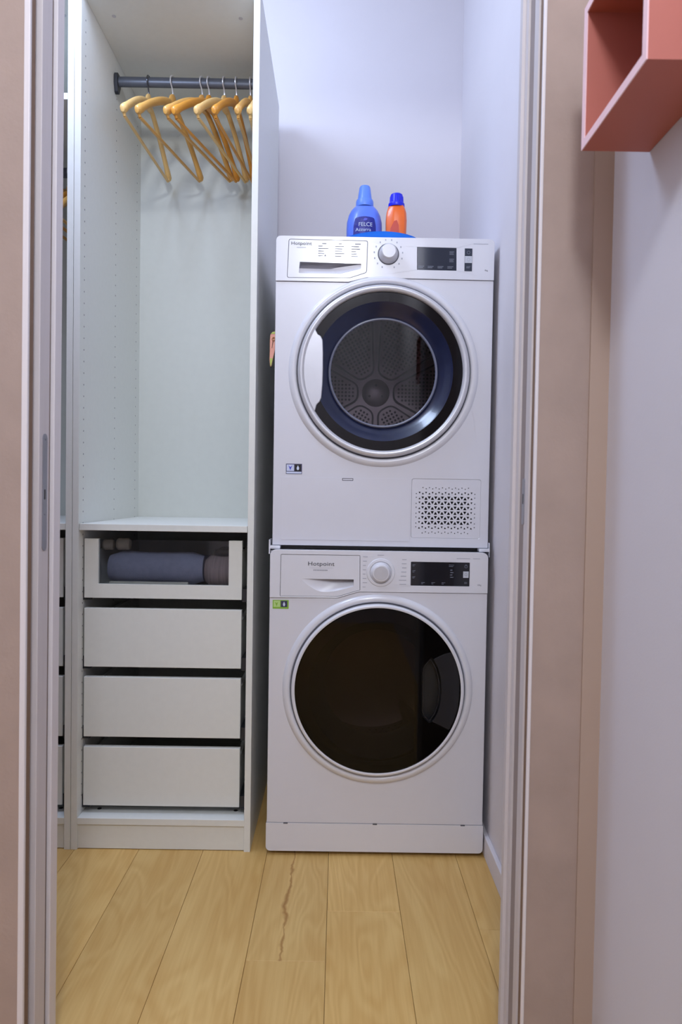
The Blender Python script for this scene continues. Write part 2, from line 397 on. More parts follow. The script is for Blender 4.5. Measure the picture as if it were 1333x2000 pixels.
# baseboard on the right wall of the closet
struct(obj('baseboard_right', bx(.6017, XR, YD1+.004, YB, 0, .06), 'wall', bevel=.002))
# oak floor, plank by plank
floor = struct(obj('floor', bx(XL-.1, XR+.1, YH-.1, YB+.1, -.06, -.012), 'sub'))
xs = [-1.78, -1.602, -1.425, -1.247, -1.069, -.892, -.714, -.537, -.359, -.180, -.001, .1705, .3465, .523, .72]
ends = {9: [-.93, .9], 10: [-.437], 11: [-.256], 12: [-1.25, .45], 8: [-1.35, .35], 7: [-.7]}
pc = 0
for i in range(len(xs)-1):
    e = list(ends.get(i, [(-.35+.71*i) % 1.6 - 1.2]))
    e0 = e[0]
    while e0 > YH: e0 -= 1.8; e.append(e0)
    e1 = max(e)
    while e1 < YB: e1 += 1.8; e.append(e1)
    e = sorted(set(e))
    for a, b in zip(e, e[1:]):
        a, b = max(a, YH), min(b, YB)
        if b-a < .02: continue
        x0, x1 = max(xs[i], XL)+.0004, min(xs[i+1], XR)-.0004
        if x1-x0 < .02: continue
        g = .0003
        bm = bx(x0, x1, a+g, b-g, -.012, 0)
        ox, oy = (x0+x1)/2, (a+b)/2
        bmesh.ops.translate(bm, verts=bm.verts, vec=(-ox, -oy, 0))
        crack = (i == 10 and b > 0)
        o = obj('plank', bm, 'plankc' if crack else 'plank', None, bevel=.0007, seg=1); o.location = (ox, oy, 0); o.parent = floor
        pc += 1

# ------------------------------------------------------------------ lamps
def ceiling_lamp(p, label):
    x, y, z = p['loc']
    t = thing('ceiling_lamp', (x, y, ZC), label, 'lamp')
    obj('ceiling_plate', lathe(B(), [(0, -.022), (.05, -.022), (.06, -.012), (.06, 0), (0, 0)], (x, y, ZC), 'Z', 32), 'machp', t, smooth=True)
    obj('stem', lathe(B(), [(.008, -.02), (.008, z+p['radius']+.03-ZC)], (x, y, ZC), 'Z', 12), 'steel', t, smooth=True)
    obj('socket', lathe(B(), [(0, .04), (.03, .035), (.04, .004), (0, .004)], (x, y, z+p['radius']), 'Z', 24), 'machp', t, smooth=True)
    ld = bpy.data.lights.new('bulb', 'POINT'); ld.energy = p['power']; ld.color = p['color']; ld.shadow_soft_size = p['radius']
    lo = bpy.data.objects.new('bulb', ld); C.objects.link(lo); lo.parent = t; lo.location = (0, 0, z-ZC)
ceiling_lamp(LAMP_CLOSET, 'white globe ceiling lamp above the wardrobe front')
ceiling_lamp(LAMP_HALL, 'white globe ceiling lamp in the hall behind the camera')

# ------------------------------------------------------------------ wardrobes
T = .018; YP = .012; PD = .58
def wardrobe(x0, label, top_shelf=None, rail_z=2.267, group='white wardrobe units'):
    x1 = x0+.5; xi0, xi1 = x0+T, x1-T
    t = thing('wardrobe', (x0+.25, YP+PD/2, 0), label, 'wardrobe', group)
    e = .0006
    for a, b, inner in ((x0+e, xi0, 1), (xi1, x1-e, -1)):
        s = obj('side_panel', bx(a, b, YP, YP+PD, 0, 2.36), 'pax', t, bevel=.0008)
        hb = B(); xf = b if inner == 1 else a
        for yy in (YP+.032, YP+.30, YP+.525):
            z = .14
            while z < 2.3:
                lathe(hb, [(0, 0), (.0025, 0)], (xf+inner*.0003, yy, z), 'X', 8); z += .032
        h = obj('pin_hole_rows', hb, 'hole', s); tagp(h, 'rows of small shelf pin holes', kind='stuff')
    obj('top_panel', bx(xi0, xi1, YP, YP+PD-.006, 2.342, 2.36), 'pax', t, bevel=.0008)
    obj('bottom_panel', bx(xi0, xi1, YP+.001, YP+PD-.006, .071, .089), 'pax', t, bevel=.0008)
    obj('plinth', bx(xi0, xi1, YP+.006, YP+.022, .002, .0705), 'pax', t, bevel=.0006)
    obj('back_panel', bx(xi0, xi1, YP+PD-.012, YP+PD-.006, .089, 2.342), 'paxback', t)
    obj('shelf', bx(xi0+.001, xi1-.001, YP+.002, YP+PD-.013, .8896, .9076), 'pax', t, bevel=.001)
    for hx in (xi0+.042, xi1-.032):      # cam bolts in the bottom panel
        obj('cam_cover', lathe(B(), [(0, .0008), (.006, .0008), (.006, 0)], (hx, YP+.06, .0891), 'Z', 12), 'runner', t)
    for hx in (xi0+.055, xi1-.05):
        for hy in (.10, .42):
            obj('cam_cover', lathe(B(), [(0, -.0008), (.006, -.0008), (.006, 0)], (hx, YP+hy, 2.3419), 'Z', 12), 'runner' if hy > .2 else 'silver', t)
    if top_shelf: obj('shelf', bx(xi0+.001, xi1-.001, YP+.002, YP+PD-.013, top_shelf-.018, top_shelf), 'pax', t, bevel=.001)
    # hanging rail
    obj('clothes_rail', tube(B(), [(xi0+.006, .30, rail_z), (xi1-.006, .30, rail_z)], (.0155, .0105), 20), 'rail', t, smooth=.9)
    for xa, s in ((xi0, 1), (xi1, -1)):
        bm = B(); plate(bm, [(-.020, -.012), (-.012, -.036), (-.003, -.040), (.006, -.036), (.018, -.012), (.020, .012), (.014, .021), (-.014, .021), (-.020, .012)], [], 0, .0115)
        for v in bm.verts: v.co = Vector((xa+s*v.co.y, .30+v.co.x, rail_z+v.co.z))
        obj('rail_bracket', bm, 'runner', t, bevel=.002)
    # drawers: glass-fronted one on top, three plain ones below
    fx0, fx1, fy = x0+.0225, x1-.0365, YP+.033
    for k, (z0, z1) in enumerate(((.6988, .8647), (.5045, .6700), (.3065, .4760), (.1105, .2780))):
        if k == 0:
            d = obj('drawer', pl([(fx0, z0), (fx1, z0), (fx1, z1), (fx1-.0375, z1), (fx1-.0375, z0+.0395), (fx0+.0385, z0+.0395), (fx0+.0385, z1), (fx0, z1)], [], fy, fy+.016), 'pax', t, bevel=.0008)
            g = obj('glass_pane', bx(fx0+.034, fx1-.033, fy+.006, fy+.010, z0+.036, z1-.002), 'glassdrawer', d)
        else:
            d = obj('drawer', bx(fx0, fx1, fy, fy+.016, z0, z1), 'pax', t, bevel=.0012)
        for xa, xb in ((fx0+.004, fx0+.016), (fx1-.016, fx1-.004)):
            obj('drawer_side', bx(xa, xb, fy+.0165, fy+.49, z0+.02, z1-.035), 'pax', d)
        obj('drawer_back', bx(fx0+.0165, fx1-.0165, fy+.478, fy+.49, z0+.02, z1-.035), 'pax', d)
        obj('drawer_bottom', bx(fx0+.0165, fx1-.0165, fy+.0165, fy+.4775, z0+.02, z0+.026), 'paxback', d)
        for xa, xb in ((xi0+.0008, fx0+.0035), (fx1+.001, xi1-.0008)):
            if xb-xa < .002: xb = xa+.003
            bm = bx(xa, xb, fy+.004, fy+.46, z0-.004, z0+.03)
            if k < 4: box(bm, xa, xa+(.02 if xa < x0+.25 else (xb-xa)), fy+.002, fy+.02, z0-.006, z0-.003)
            obj('drawer_runner', bm, 'runner', t)
    return t
PX = -.5482
wardrobe(PX, 'white open wardrobe with wooden hangers and four drawers beside the stacked machines')
wardrobe(PX-.5, 'neighbouring white wardrobe seen as a narrow slit behind the sliding door', top_shelf=2.072, rail_z=1.985)

# wooden coat hangers: template at origin = top of the rail, shoulders along local Y
def hanger_meshes(wood, wire):
    bmw = B()
    half = .218
    def arm(s):
        pts, rr = [], []
        for i in range(15):
            u = i/14; y = s*(.0+half*u)
            z = -.084 - .012*u - .120*u**1.45; x = 0
            a = .0125-.002*u + (.003*math.exp(-((u-.97)/.07)**2)); b = .0062+.0018*u+(.0022*math.exp(-((u-.97)/.07)**2))
            pts.append((x, y, z)); rr.append((a, b))
        pts.append((0, s*(half+.006), pts[-1][2]-.003)); rr.append((.007, .006))
        return pts, rr
    A = [arm(-1), arm(1)]
    pts = A[0][0][::-1]+A[1][0][1:]; rr = A[0][1][::-1]+A[1][1][1:]
    tube(bmw, pts, rr, 12)
    # rounded neck block
    tube(bmw, [(0, 0, -.100), (0, 0, -.080), (0, 0, -.064), (0, 0, -.056)], [(.0072, .034), (.0078, .026), (.0075, .018), (.005, .009)], 14)
    bar = B(); zt = A[0][0][-2][2]
    tube(bar, [(0, -half+.012, zt-.014), (0, half-.012, zt-.014)], .0046, 10)
    tube(bar, [(0, -half+.012, zt-.014), (0, -half+.002, zt+.002)], .0046, 8); tube(bar, [(0, half-.012, zt-.014), (0, half-.002, zt+.002)], .0046, 8)
    hk = B(); R = .0185
    P = [(0, .0, -.066), (0, 0, -.05), (0, -.004, -.040)]
    for i in range(15):
        a = -1.0 + i*(4.1/14); P.append((0, -math.cos(a)*R, -.0175+math.sin(a)*R))
    tube(hk, P, .0021, 6)
    return bmw, bar, hk
protos = {}
def hanger(x, th, z, label, group, wood='hanger', wire='wire', y=.30):
    key = (wood, wire)
    if key not in protos:
        a, b, c = hanger_meshes(wood, wire); me = []
        for nm, bm, mm in (('shoulder_arm', a, wood), ('trouser_bar', b, wood), ('hook', c, wire)):
            bmesh.ops.recalc_face_normals(bm, faces=bm.faces)
            d = bpy.data.meshes.new(nm); bm.to_mesh(d); bm.free(); d.materials.append(M[mm])
            for p in d.polygons: p.use_smooth = True
            d.set_sharp_from_angle(angle=.9); me.append((nm, d))
        protos[key] = me
    t = thing('coat_hanger', (x, y, z), label, 'coat hanger', group); t.rotation_euler = (0, 0, -th)
    for nm, d in protos[key]:
        o = bpy.data.objects.new(nm, d); C.objects.link(o); o.parent = t
G1 = 'wooden hangers on the rail of the open wardrobe'
ZR = 2.267+.0175
hanger(-.427, .05, ZR, 'pale wooden coat hanger hanging leftmost on the rail, nearest the rail bracket', G1, 'hangerp', 'wired')
hanger(-.352, .214, ZR, 'wooden coat hanger second from the rail bracket, turned at a slant', G1, 'hanger')
hanger(-.2605, .274, ZR, 'wooden coat hanger third from the rail bracket, touching the fourth', G1, 'hanger')
hanger(-.2385, .270, ZR, 'reddish wooden coat hanger fourth from the rail bracket', G1, 'hangero')
hanger(-.1915, .19, ZR, 'pale wooden coat hanger fifth from the rail bracket', G1, 'hangerp')
hanger(-.154, .13, ZR, 'amber wooden coat hanger sixth from the rail bracket, its front tip lowest', G1, 'hangero')
hanger(-.1110, .03, ZR, 'wooden coat hanger seventh from the rail bracket, half hidden by the wardrobe side', G1, 'hanger')
hanger(-.0828, .0, ZR, 'pale wooden coat hanger last on the rail, against the wardrobe side', G1, 'hangerp')
G2 = 'wooden hangers in the slit of the neighbouring wardrobe'
for i, (x, th, wd) in enumerate(((-.604, .10, 'hanger'), (-.632, .12, 'hangero'), (-.668, .16, 'hanger'))):
    hanger(x, th, 1.985+.0175, ['wooden coat hanger in the neighbouring wardrobe slit, nearest its side panel', 'amber wooden coat hanger in the middle of the neighbouring wardrobe slit', 'wooden coat hanger furthest from the side panel in the neighbouring wardrobe slit'][i], G2, wd)

# ------------------------------------------------------------------ things in the glass drawer
zb = .6988+.0262
def roll(name, x0, x1, y, z, r, m, label, cat, group=None):
    bm = B(); k = 9; pts = []; rr = []
    for i in range(k):
        u = i/(k-1); x = x0+(x1-x0)*u; q = r*(1-.22*abs(2*u-1)**8)*(1+.03*math.sin(9*u))
        pts.append((x, y, z)); rr.append((q, q*1.05))
    tube(bm, pts, rr, 22)
    o = obj(name, bm, m, None, base=((x0+x1)/2, y, z-r), smooth=.8); tagp(o, label, cat, group); return o
roll('rolled_towel', -.478, -.205, YP+.12, zb+.0512, .047, 'towel', 'blue grey rolled towel lying in the glass-fronted drawer', 'towel')
roll('folded_cloth', -.2, -.105, YP+.115, zb+.0465, .0425, 'towel2', 'taupe striped rolled cloth at the right of the glass-fronted drawer', 'cloth')
roll('sock_roll', -.502, -.472, YP+.122, zb+.1000+.0165, .0155, 'beige', 'small beige wool roll left on top of the rolled towel', 'roll', 'beige rolls in the glass-fronted drawer')
roll('sock_roll', -.463, -.425, YP+.124, zb+.1000+.0185, .0175, 'beige', 'larger beige wool roll second from the left on the rolled towel', 'roll', 'beige rolls in the glass-fronted drawer')
tagp(obj('storage_pouch', bx(-.49, -.2, YP+.19, YP+.26, zb+.0005, zb+.08), 'towel', None, base=(-.345, YP+.22, zb), bevel=.012), 'grey folded textile behind the rolled towel in the drawer', 'textile')
tagp(obj('dark_garment', bx(-.19, -.104, YP+.17, YP+.28, zb+.0005, zb+.105), 'darkcloth', None, base=(-.145, YP+.22, zb), bevel=.014), 'black and navy folded garment at the back right of the glass-fronted drawer', 'garment')
tagp(obj('tissue_sheet', bx(-.465, -.24, YP+.054, YP+.068, zb+.0005, zb+.018), 'cream', None, base=(-.35, YP+.06, zb), bevel=.004), 'cream folded sheet at the bottom front of the glass-fronted drawer', 'paper')
tagp(obj('ochre_booklet', bx(-.2, -.13, YP+.054, YP+.066, zb+.0005, zb+.010), 'ochre', None, base=(-.165, YP+.06, zb), bevel=.002), 'thin ochre booklet edge at the front right of the glass-fronted drawer', 'booklet')

# ------------------------------------------------------------------ machines
def cabinet(t, x0, x1, yf, yb, z0, z1, m='mach'):
    bm = B(); k = .012
    box(bm, x0, x0+k, yf, yb, z0, z1); box(bm, x1-k, x1, yf, yb, z0, z1)
    box(bm, x0+k, x1-k, yf, yb, z1-k, z1); box(bm, x0+k, x1-k, yf, yb, z0, z0+k); box(bm, x0+k, x1-k, yb-k, yb, z0+k, z1-k)
    return obj('cabinet', bm, m, t)
def bars(bm, x, z, y, widths, pitch, h=.0016, dz=0):
    for i, wd in enumerate(widths): box(bm, x, x+wd, y, y+.0002, z-i*pitch-h/2, z-i*pitch+h/2)
    return bm
# ---- washing machine
WX0, WX1, WZ1 = -.002, .5945, .846
wm = thing('washing_machine', (.297, .3, 0), 'white front-loading washing machine standing on the oak floor under the dryer', 'washer')
cabinet(wm, WX0, WX1, .022, .60, .012, WZ1-.004)
WC = (.2975, .466)
seamw = [(.5945, .734), (.2403, .733), (.1845, .7154), (-.002, .714)]
draww = rpoly([(.0273, .8335), (.0262, .7185), (.1835, .7190), (.2395, .7368), (.2452, .7375), (.2442, .8338)], .003)
dispw = rpoly([(.3832, .8183), (.3832, .753), (.5443, .753), (.5443, .8183)], .002)
top = rrect(WX0, WX1, .72, WZ1, (0, 0, .016, .016))
cp_out = [(WX0, .7145), (.1845, .7159), (.2403, .7335), (WX1, .7345)] + rrect(WX0, WX1, .72, WZ1, (0, 0, .016, .016))[2:]
obj('control_panel', pl(cp_out, [draww, dispw, circ(.301, .7875, .024, 48)], -.003, .02), 'machp', wm, bevel=.0025)
obj('front_panel', pl([(WX0, .091), (WX1, .091), (WX1, .7335), (.2403, .7325), (.1845, .7149), (WX0, .7135)], [circ(*WC, .2385, 128)], 0, .02), 'mach', wm, bevel=.0012)
obj('kick_plate', pl(rrect(WX0-.002, WX1+.002, .012, .090, (.012, .012, .002, .002)), [], -.001, .02), 'machp', wm, bevel=.004)
for x in (.05, .297, .54): obj('kick_notch', bx(x-.006, x+.006, -.0014, .002, .0880, .0905), 'seam', wm)
for x in (.05, .545):
    for y in (.06, .55): obj('foot', lathe(B(), [(0, 0), (.02, 0), (.02, .012), (0, .012)], (x, y, .0003), 'Z', 20), 'black', wm, smooth=True)
def scoop_bottom(x):          # lower edge of the drawer's finger scoop
    return .7318+(.0355*((.150-x)/.066)**2 if x < .150 else .0175*((x-.150)/.0775)**1.6)
NX = 26; sx = [.0850+(.2274-.0850)*i/NX for i in range(NX+1)]
sp_ = [(x, min(.7669, scoop_bottom(x))) for x in sx] + [(x, .7672) for x in sx[::-1]]
dwr = obj('detergent_drawer', pl(inset(draww, .0011), [sp_], -.0028, .02), 'machp', wm)
bm = B(); G = []
for i, x in enumerate(sx):
    zb_ = min(.7669, scoop_bottom(x)); u = max(0, min(1, (x-.085)/.11)); D = .021*u*u*(3-2*u)+.0003
    G.append([bm.verts.new((x, -.0028+D*(t/8)**.8, zb_+(.7672-zb_)*t/8)) for t in range(9)] + [bm.verts.new((x, -.0028, .7672))])
for a_, b_ in zip(G, G[1:]):
    for t in range(9): bm.faces.new([a_[t], b_[t], b_[t+1], a_[t+1]])
bm.faces.new(G[-1])
obj('grip_scoop', bm, 'machp', dwr, smooth=.9)
text('brand_print', 'Hotpoint', .1375, .8085, -.0034, .0155, 'printd', dwr, width=.072)
bm = bars(B(), .105, .7975, -.0033, [.066], 0, .0004); obj('brand_rule', bm, 'printl', dwr)
bm = B(); 
for i in range(9): box(bm, .117+i*.0044, .117+i*.0044+.0032, -.0033, -.0031, .7905, .7925)
tagp(obj('sub_brand_print', bm, 'print', dwr), kind='stuff')
kb = obj('program_knob', lathe(B(), [(.0, -.019), (.021, -.019), (.0225, -.0185), (.0238, -.016), (.025, -.009), (.0285, -.006), (.029, -.0035)], (.301, 0, .7875), 'Y', 56), 'machp', wm, smooth=.8)
obj('knob_cap', lathe(B(), [(0, -.0196), (.0185, -.0196), (.0197, -.0185)], (.301, 0, .7875), 'Y', 48), 'silver', kb, smooth=.6)
obj('knob_base', lathe(B(), [(.039, -.0032), (.037, -.006), (.031, -.0065), (.029, -.0034)], (.301, 0, .7875), 'Y', 64), 'machp', wm, smooth=True)
bm = B()
for i, wd in enumerate((.016, .013, .010, .011, .009, .012, .015, .010)): box(bm, .252, .252+wd*.8, -.0034, -.0032, .829-i*.0118, .829-i*.0118+.0018)
for i, wd in enumerate((.012, .013, .012, .014, .015, .020, .018)): box(bm, .371-wd, .371, -.0034, -.0032, .823-i*.0113, .823-i*.0113+.0018)
box(bm, .291, .309, -.0034, -.0032, .8345, .836)
box(bm, .508, .545, -.0034, -.0032, .8283, .8298); box(bm, .553, .572, -.0034, -.0032, .8283, .8298)
tagp(obj('program_print', bm, 'printl', wm), kind='stuff')
text('load_print', '10kg', .571, .757, -.0034, .006, 'print', wm)
d_ = obj('display', pl(inset(dispw, .0006), [], -.0026, .01), 'screenb', wm)
bm = B()
for i in range(3): bars(bm, .3875, .8105-i*.0165, -.0029, [.008, .0055], .0035, .0014)
for x in (.412, .44, .468): bars(bm, x, .7618, -.0029, [.010, .0055], .0032, .0013)
bars(bm, .487, .811, -.0029, [.014, .012], .004, .0014); bars(bm, .491, .797, -.0029, [.006, .009, .006, .009], .0065, .0022)
tagp(obj('display_icons', bm, 'icond', d_), kind='stuff')
bm = bx(.5265, .5415, -.0034, -.0026, .7765, .7940); obj('start_button', bm, 'icon', d_)
bm = B(); lathe(bm, [(.0035, 0), (.0045, 0)], (.534, -.003, .8075), 'Y', 20); box(bm, .5335, .5345, -.0031, -.0029, .808, .8135); bars(bm, .530, .764, -.0029, [.008, .008], .003, .0012); tagp(obj('button_icons', bm, 'icond', d_), kind='stuff')
bm = B(); lathe(bm, [(.0028, 0), (.0036, 0)], (.534, -.0036, .785), 'Y', 20); obj('button_mark', bm, 'print', d_)
st = obj('energy_sticker', bx(.0066, .0504, -.0006, -.0001, .6837, .7075), 'green', wm)
obj('sticker_field', bx(.009, .027, -.0009, -.0006, .6885, .7055), 'greenl', st); obj('sticker_field', bx(.029, .0465, -.0009, -.0006, .6885, .7055), 'navy', st)
obj('sticker_drop', pl([(.0378, .7035), (.0345, .6965), (.0355, .692), (.0378, .6905), (.040, .692), (.041, .6965)], [], -.0012, -.0009), 'labelt', st)
obj('sticker_leaf', pl([(.013, .7025), (.0175, .690), (.0215, .7025), (.0175, .699)], [], -.0012, -.0009), 'green', st)
# door
obj('door_surround', lathe(B(), [(.262, .001), (.258, -.006), (.250, -.0105), (.2435, -.0095), (.2405, -.004), (.2395, .01)], (WC[0], 0, WC[1]), 'Y', 128), 'machp', wm, smooth='all')
obj('door_gap', lathe(B(), [(.2398, -.002), (.2355, -.002)], (WC[0], 0, WC[1]), 'Y', 128), 'seam', wm)
wd_ = obj('door', lathe(B(), [(.2362, .012), (.2362, -.014), (.2345, -.019), (.2305, -.021), (.2268, -.0195), (.2262, -.012)], (WC[0], 0, WC[1]), 'Y', 128), 'machp', wm, smooth=.9)
rec = rpoly([(.4165, .528), (.4205, .5385), (.441, .5605), (.4475, .556), (.4745, .5695), (.4948, .576),
             (.508, .552), (.5165, .525), (.5205, .490), (.5205, .455), (.5165, .418), (.507, .388), (.4945, .3605),
             (.474, .370), (.4465, .383), (.440, .378), (.422, .3955), (.4165, .408)], .004, 3)
gz = lambda x, z: -.0165-.006*max(0, 1-((x-WC[0])**2+(z-WC[1])**2)/.226**2)
bm = pl(circ(*WC, .2266, 128), [rec], -.0185, -.0155); obj('door_glass', bm, 'glassdark', wd_, bevel=.001)
# black surround printed behind the outer glass
obj('glass_border', pl(circ(*WC, .2262, 96), [[p for p in circ(*WC, .2235, 120, PI/4) if p[0] < .4005], inset(rec, -.001)], -.0150, -.0142), 'smoke', wd_)
obj('grip_recess', scoop(B(), rec, lambda x, z: .022, -.0150), 'blackmat', wd_)
grip = rpoly([(.4480, .5553), (.4745, .5685), (.4940, .5745), (.507, .5515), (.5155, .525), (.5195, .490), (.5195, .455), (.5155, .418), (.5062, .3885), (.4940, .3622), (.4742, .3712), (.4475, .3838),
              (.4605, .405), (.468, .43), (.4715, .467), (.468, .505), (.4605, .532)], .003, 3)
obj('grip', pl(grip, [], -.0195, -.0125), 'blackgrip', wd_, bevel=.002)
lip = rpoly([(.4195, .528), (.4235, .5375), (.4405, .5565), (.4560, .530), (.4640, .500), (.4670, .467), (.4640, .432), (.4560, .406), (.4400, .3825), (.4245, .3975), (.4195, .409)], .004, 3)
obj('grip_inner_lip', pl(lip, [inset(lip, .0022)], -.0160, -.0040), 'blackgrip', wd_, bevel=.0008)
obj('pane_edge', bx(.4008, .4020, -.0139, -.0134, .28, .655), 'blackgrip', wd_)
# bowl and drum behind the glass
obj('gasket', lathe(B(), [(.19, -.010), (.172, .03), (.158, .07), (.150, .075), (.158, .082), (.17, .085)], (WC[0], 0, WC[1]), 'Y', 64), 'seam', wm, smooth=True)
wdr = obj('drum', lathe(B(), [(.165, .10), (.245, .115), (.25, .43), (.2, .45), (0, .45)], (WC[0], 0, WC[1]), 'Y', 72), 'drum', wm, smooth=.9)
bm = B()
for j in range(9):
    for i in range(72):
        a = 2*PI*(i+.5*(j % 2))/72; yy = .15+j*.03; x, z = WC[0]+.2465*math.cos(a), WC[1]+.2465*math.sin(a)
        n = Vector((-math.cos(a), 0, -math.sin(a))); u_ = Vector((0, 1, 0)); v_ = n.cross(u_); p = Vector((x, yy, z))
        bm.faces.new([bm.verts.new(p+u_*.0035*math.cos(q*PI/3)+v_*.0035*math.sin(q*PI/3)) for q in range(6)])
tagp(obj('perforation', bm, 'drumhole', wdr), kind='stuff')
for k in range(3):
    a = k*2*PI/3 - .35*PI; bm = bx(-.025, .025, .13, .42, .185, .246)
    for v in bm.verts:
        if v.co.z < .2: v.co.x *= .35
        v.co = Matrix.Rotation(a+PI/2, 4, 'Y') @ v.co; v.co += Vector((WC[0], 0, WC[1]))
    obj('drum_paddle', bm, 'drum', wdr, bevel=.008)

# ---- stacking kit between the two machines
sk = thing('stacking_kit', (.297, .3, .846), 'white stacking frame clamped between washing machine and dryer', 'stacking frame')
obj('frame', bx(WX0+.002, WX1-.001, .04, .60, .8462, .8560), 'black', sk)
for x0_, x1_ in ((-.006, .024), (.572, .602)):
    obj('corner_clip', bx(x0_, x1_, .012, .05, .8466, .8556), 'machp', sk, bevel=.002)
    xx = (-.0075, -.0035) if x0_ < .1 else (.5995, .6012)
    obj('side_tab', bx(*xx, .012, .07, .832, .872), 'machp', sk, bevel=.001)

# ---- tumble dryer
YF = .025; DX0, DX1, DZ0, DZ1 = .001, .5985, .8565, 1.703
dm = thing('tumble_dryer', (.2995, .32, DZ0), 'white tumble dryer with glass porthole stacked on top of the washing machine', 'dryer')
cabinet(dm, DX0, DX1, YF+.022, .615, DZ0, DZ1-.004)
DC = (.3005, 1.3375)
drawd = rpoly([(.0355, 1.6945), (.0318, 1.5893), (.2029, 1.5908), (.2500, 1.6067), (.2514, 1.6930)], .006)
dispd = rpoly([(.3865, 1.6785), (.3875, 1.6165), (.4955, 1.6158), (.4945, 1.6775)], .001)
cpo = [(DX0, 1.5808), (.200, 1.5808), (.250, 1.5935), (DX1, 1.5915)] + rrect(DX0, DX1, 1.60, DZ1, (0, 0, .013, .013))[2:]
obj('control_panel', pl(cpo, [drawd, dispd, circ(.3083, 1.6577, .022, 48)], YF-.003, YF+.02), 'machp', dm, bevel=.0025)
vent = rrect(.3845, .5755, .8825, 1.0455, .006)
obj('front_panel', pl([(DX0, DZ0), (DX1, DZ0), (DX1, 1.5905), (.250, 1.5925), (.200, 1.5798), (DX0, 1.5798)], [circ(*DC, .2365, 128), vent], YF, YF+.02), 'mach', dm, bevel=.0015)
flap = obj('filter_flap', pl(rrect(.024, .3805, .872, 1.0452, .004), [rrect(.1917, .2222, 1.0372, 1.0440, .001)], YF-.0009, YF), 'mach', dm, bevel=.0006)
obj('flap_latch', bx(.1932, .2207, YF-.0007, YF-.0001, 1.0390, 1.0425), 'mach', flap)
obj('latch_shadow_gap', bx(.1917, .2222, YF-.0004, YF-.00005, 1.0372, 1.0440), 'printd', flap)
tri = []; vx0, vx1, vz0, vz1 = .3935, .5635, .892, 1.0265
for r_ in range(10):
    zc = vz1-.0065-r_*.0136
    for c_ in range(19):
        if r_ in (0, 9) and (c_ < 2 or c_ > 16): continue
        xc = vx0+.004+c_*.0090; upt = (r_+c_) % 2
        edge = min(c_, 18-c_, r_*1.6, (9-r_)*1.6); s = .0020 if edge < .5 else (.0030 if edge < 1.7 else (.0040 if edge < 3 else .0048))
        q = s if upt else -s; zc2 = zc + (-.0012 if upt else .0012)
        tri.append([(xc-s, zc2-q*.75), (xc+s, zc2-q*.75), (xc, zc2+q)])
vg = obj('vent_grille', pl(inset(vent, .0003), tri, YF+.0003, YF+.004), 'mach', dm)
obj('vent_backing', bx(.386, .574, YF+.014, YF+.0195, .884, 1.044), 'black', vg)
dd = obj('condenser_drawer', pl(inset(drawd, .0011), [rpoly([(.0662, 1.6328), (.0645, 1.6025), (.178, 1.6014), (.2335, 1.6165), (.2345, 1.6301)], .002)], YF-.0028, YF+.02), 'machp', dm, bevel=.0008)
sl = rpoly([(.0662, 1.6328), (.0645, 1.6025), (.178, 1.6014), (.2335, 1.6165), (.2345, 1.6301)], .002)
bm = B(); Y0 = YF-.0027
# slot: sloped sill in front, dark throat above it that tapers out towards the right
va = [(.0662, 1.6328, 0), (.2345, 1.6301, 0), (.2335, 1.6165, 0), (.178, 1.6014, 0), (.0645, 1.6025, 0)]
top_ = [bm.verts.new((x, Y0, z)) for x, z, _ in va]
low_ = [bm.verts.new(p) for p in ((.0662, Y0+.03, 1.6328), (.2345, Y0+.004, 1.6301), (.2335, Y0+.003, 1.6165), (.178, Y0+.004, 1.6014), (.0645, Y0+.006, 1.6025))]
mid_ = [bm.verts.new(p) for p in ((.0652, Y0+.012, 1.619), (.150, Y0+.012, 1.618), (.172, Y0+.010, 1.6225), (.215, Y0+.006, 1.628))]
bk_ = [bm.verts.new(p) for p in ((.0652, Y0+.03, 1.619), (.150, Y0+.03, 1.618), (.172, Y0+.03, 1.6225), (.215, Y0+.012, 1.628))]
tk_ = [bm.verts.new((.150, Y0+.03, 1.6315)), bm.verts.new((.172, Y0+.03, 1.6312)), bm.verts.new((.215, Y0+.012, 1.6304))]
for f in ([top_[0], top_[1], low_[1], tk_[2], tk_[1], tk_[0], low_[0]], [top_[1], top_[2], low_[2], low_[1]], [top_[2], top_[3], low_[3], low_[2]], [top_[3], top_[4], low_[4], low_[3]], [top_[4], top_[0], low_[0], bk_[0], mid_[0], low_[4]],
          [mid_[0], mid_[1], bk_[1], bk_[0]], [mid_[1], mid_[2], bk_[2], bk_[1]], [mid_[2], mid_[3], bk_[3], bk_[2]], [bk_[0], bk_[1], tk_[0], low_[0]], [bk_[1], bk_[2], tk_[1], tk_[0]], [bk_[2], bk_[3], tk_[2], tk_[1]],
          [low_[4], low_[3], mid_[1], mid_[0]], [low_[3], low_[2], mid_[3], mid_[2], mid_[1]], [low_[2], low_[1], mid_[3]], [low_[1], tk_[2], bk_[3], mid_[3]]):
    bm.faces.new(f)
obj('grip_slot', bm, 'machp', dd)
text('brand_print', 'Hotpoint', .0700, 1.6825, YF-.0034, .0125, 'printd', dd, width=.056)
bm = B()
for i in range(8): box(bm, .0575+i*.0032, .0575+i*.0032+.0023, YF-.0033, YF-.0031, 1.6712, 1.6728)
tagp(obj('sub_brand_print', bm, 'printl', dd), kind='stuff')
bm = B()
for cx_, hd, ws in ((.1165, .012, (.012, .028, .016, .017, .013)), (.1620, .009, (.025, .021, .020, .026, .018)), (.2065, .016, (.021, .024, .013, .015, .018))):
    box(bm, cx_+.010, cx_+.010+hd, YF-.0033, YF-.0031, 1.6822, 1.6842)
    bars(bm, cx_, 1.6762, YF-.0033, list(ws), .0066, .0020)
tagp(obj('program_print', bm, 'print', dd), kind='stuff')
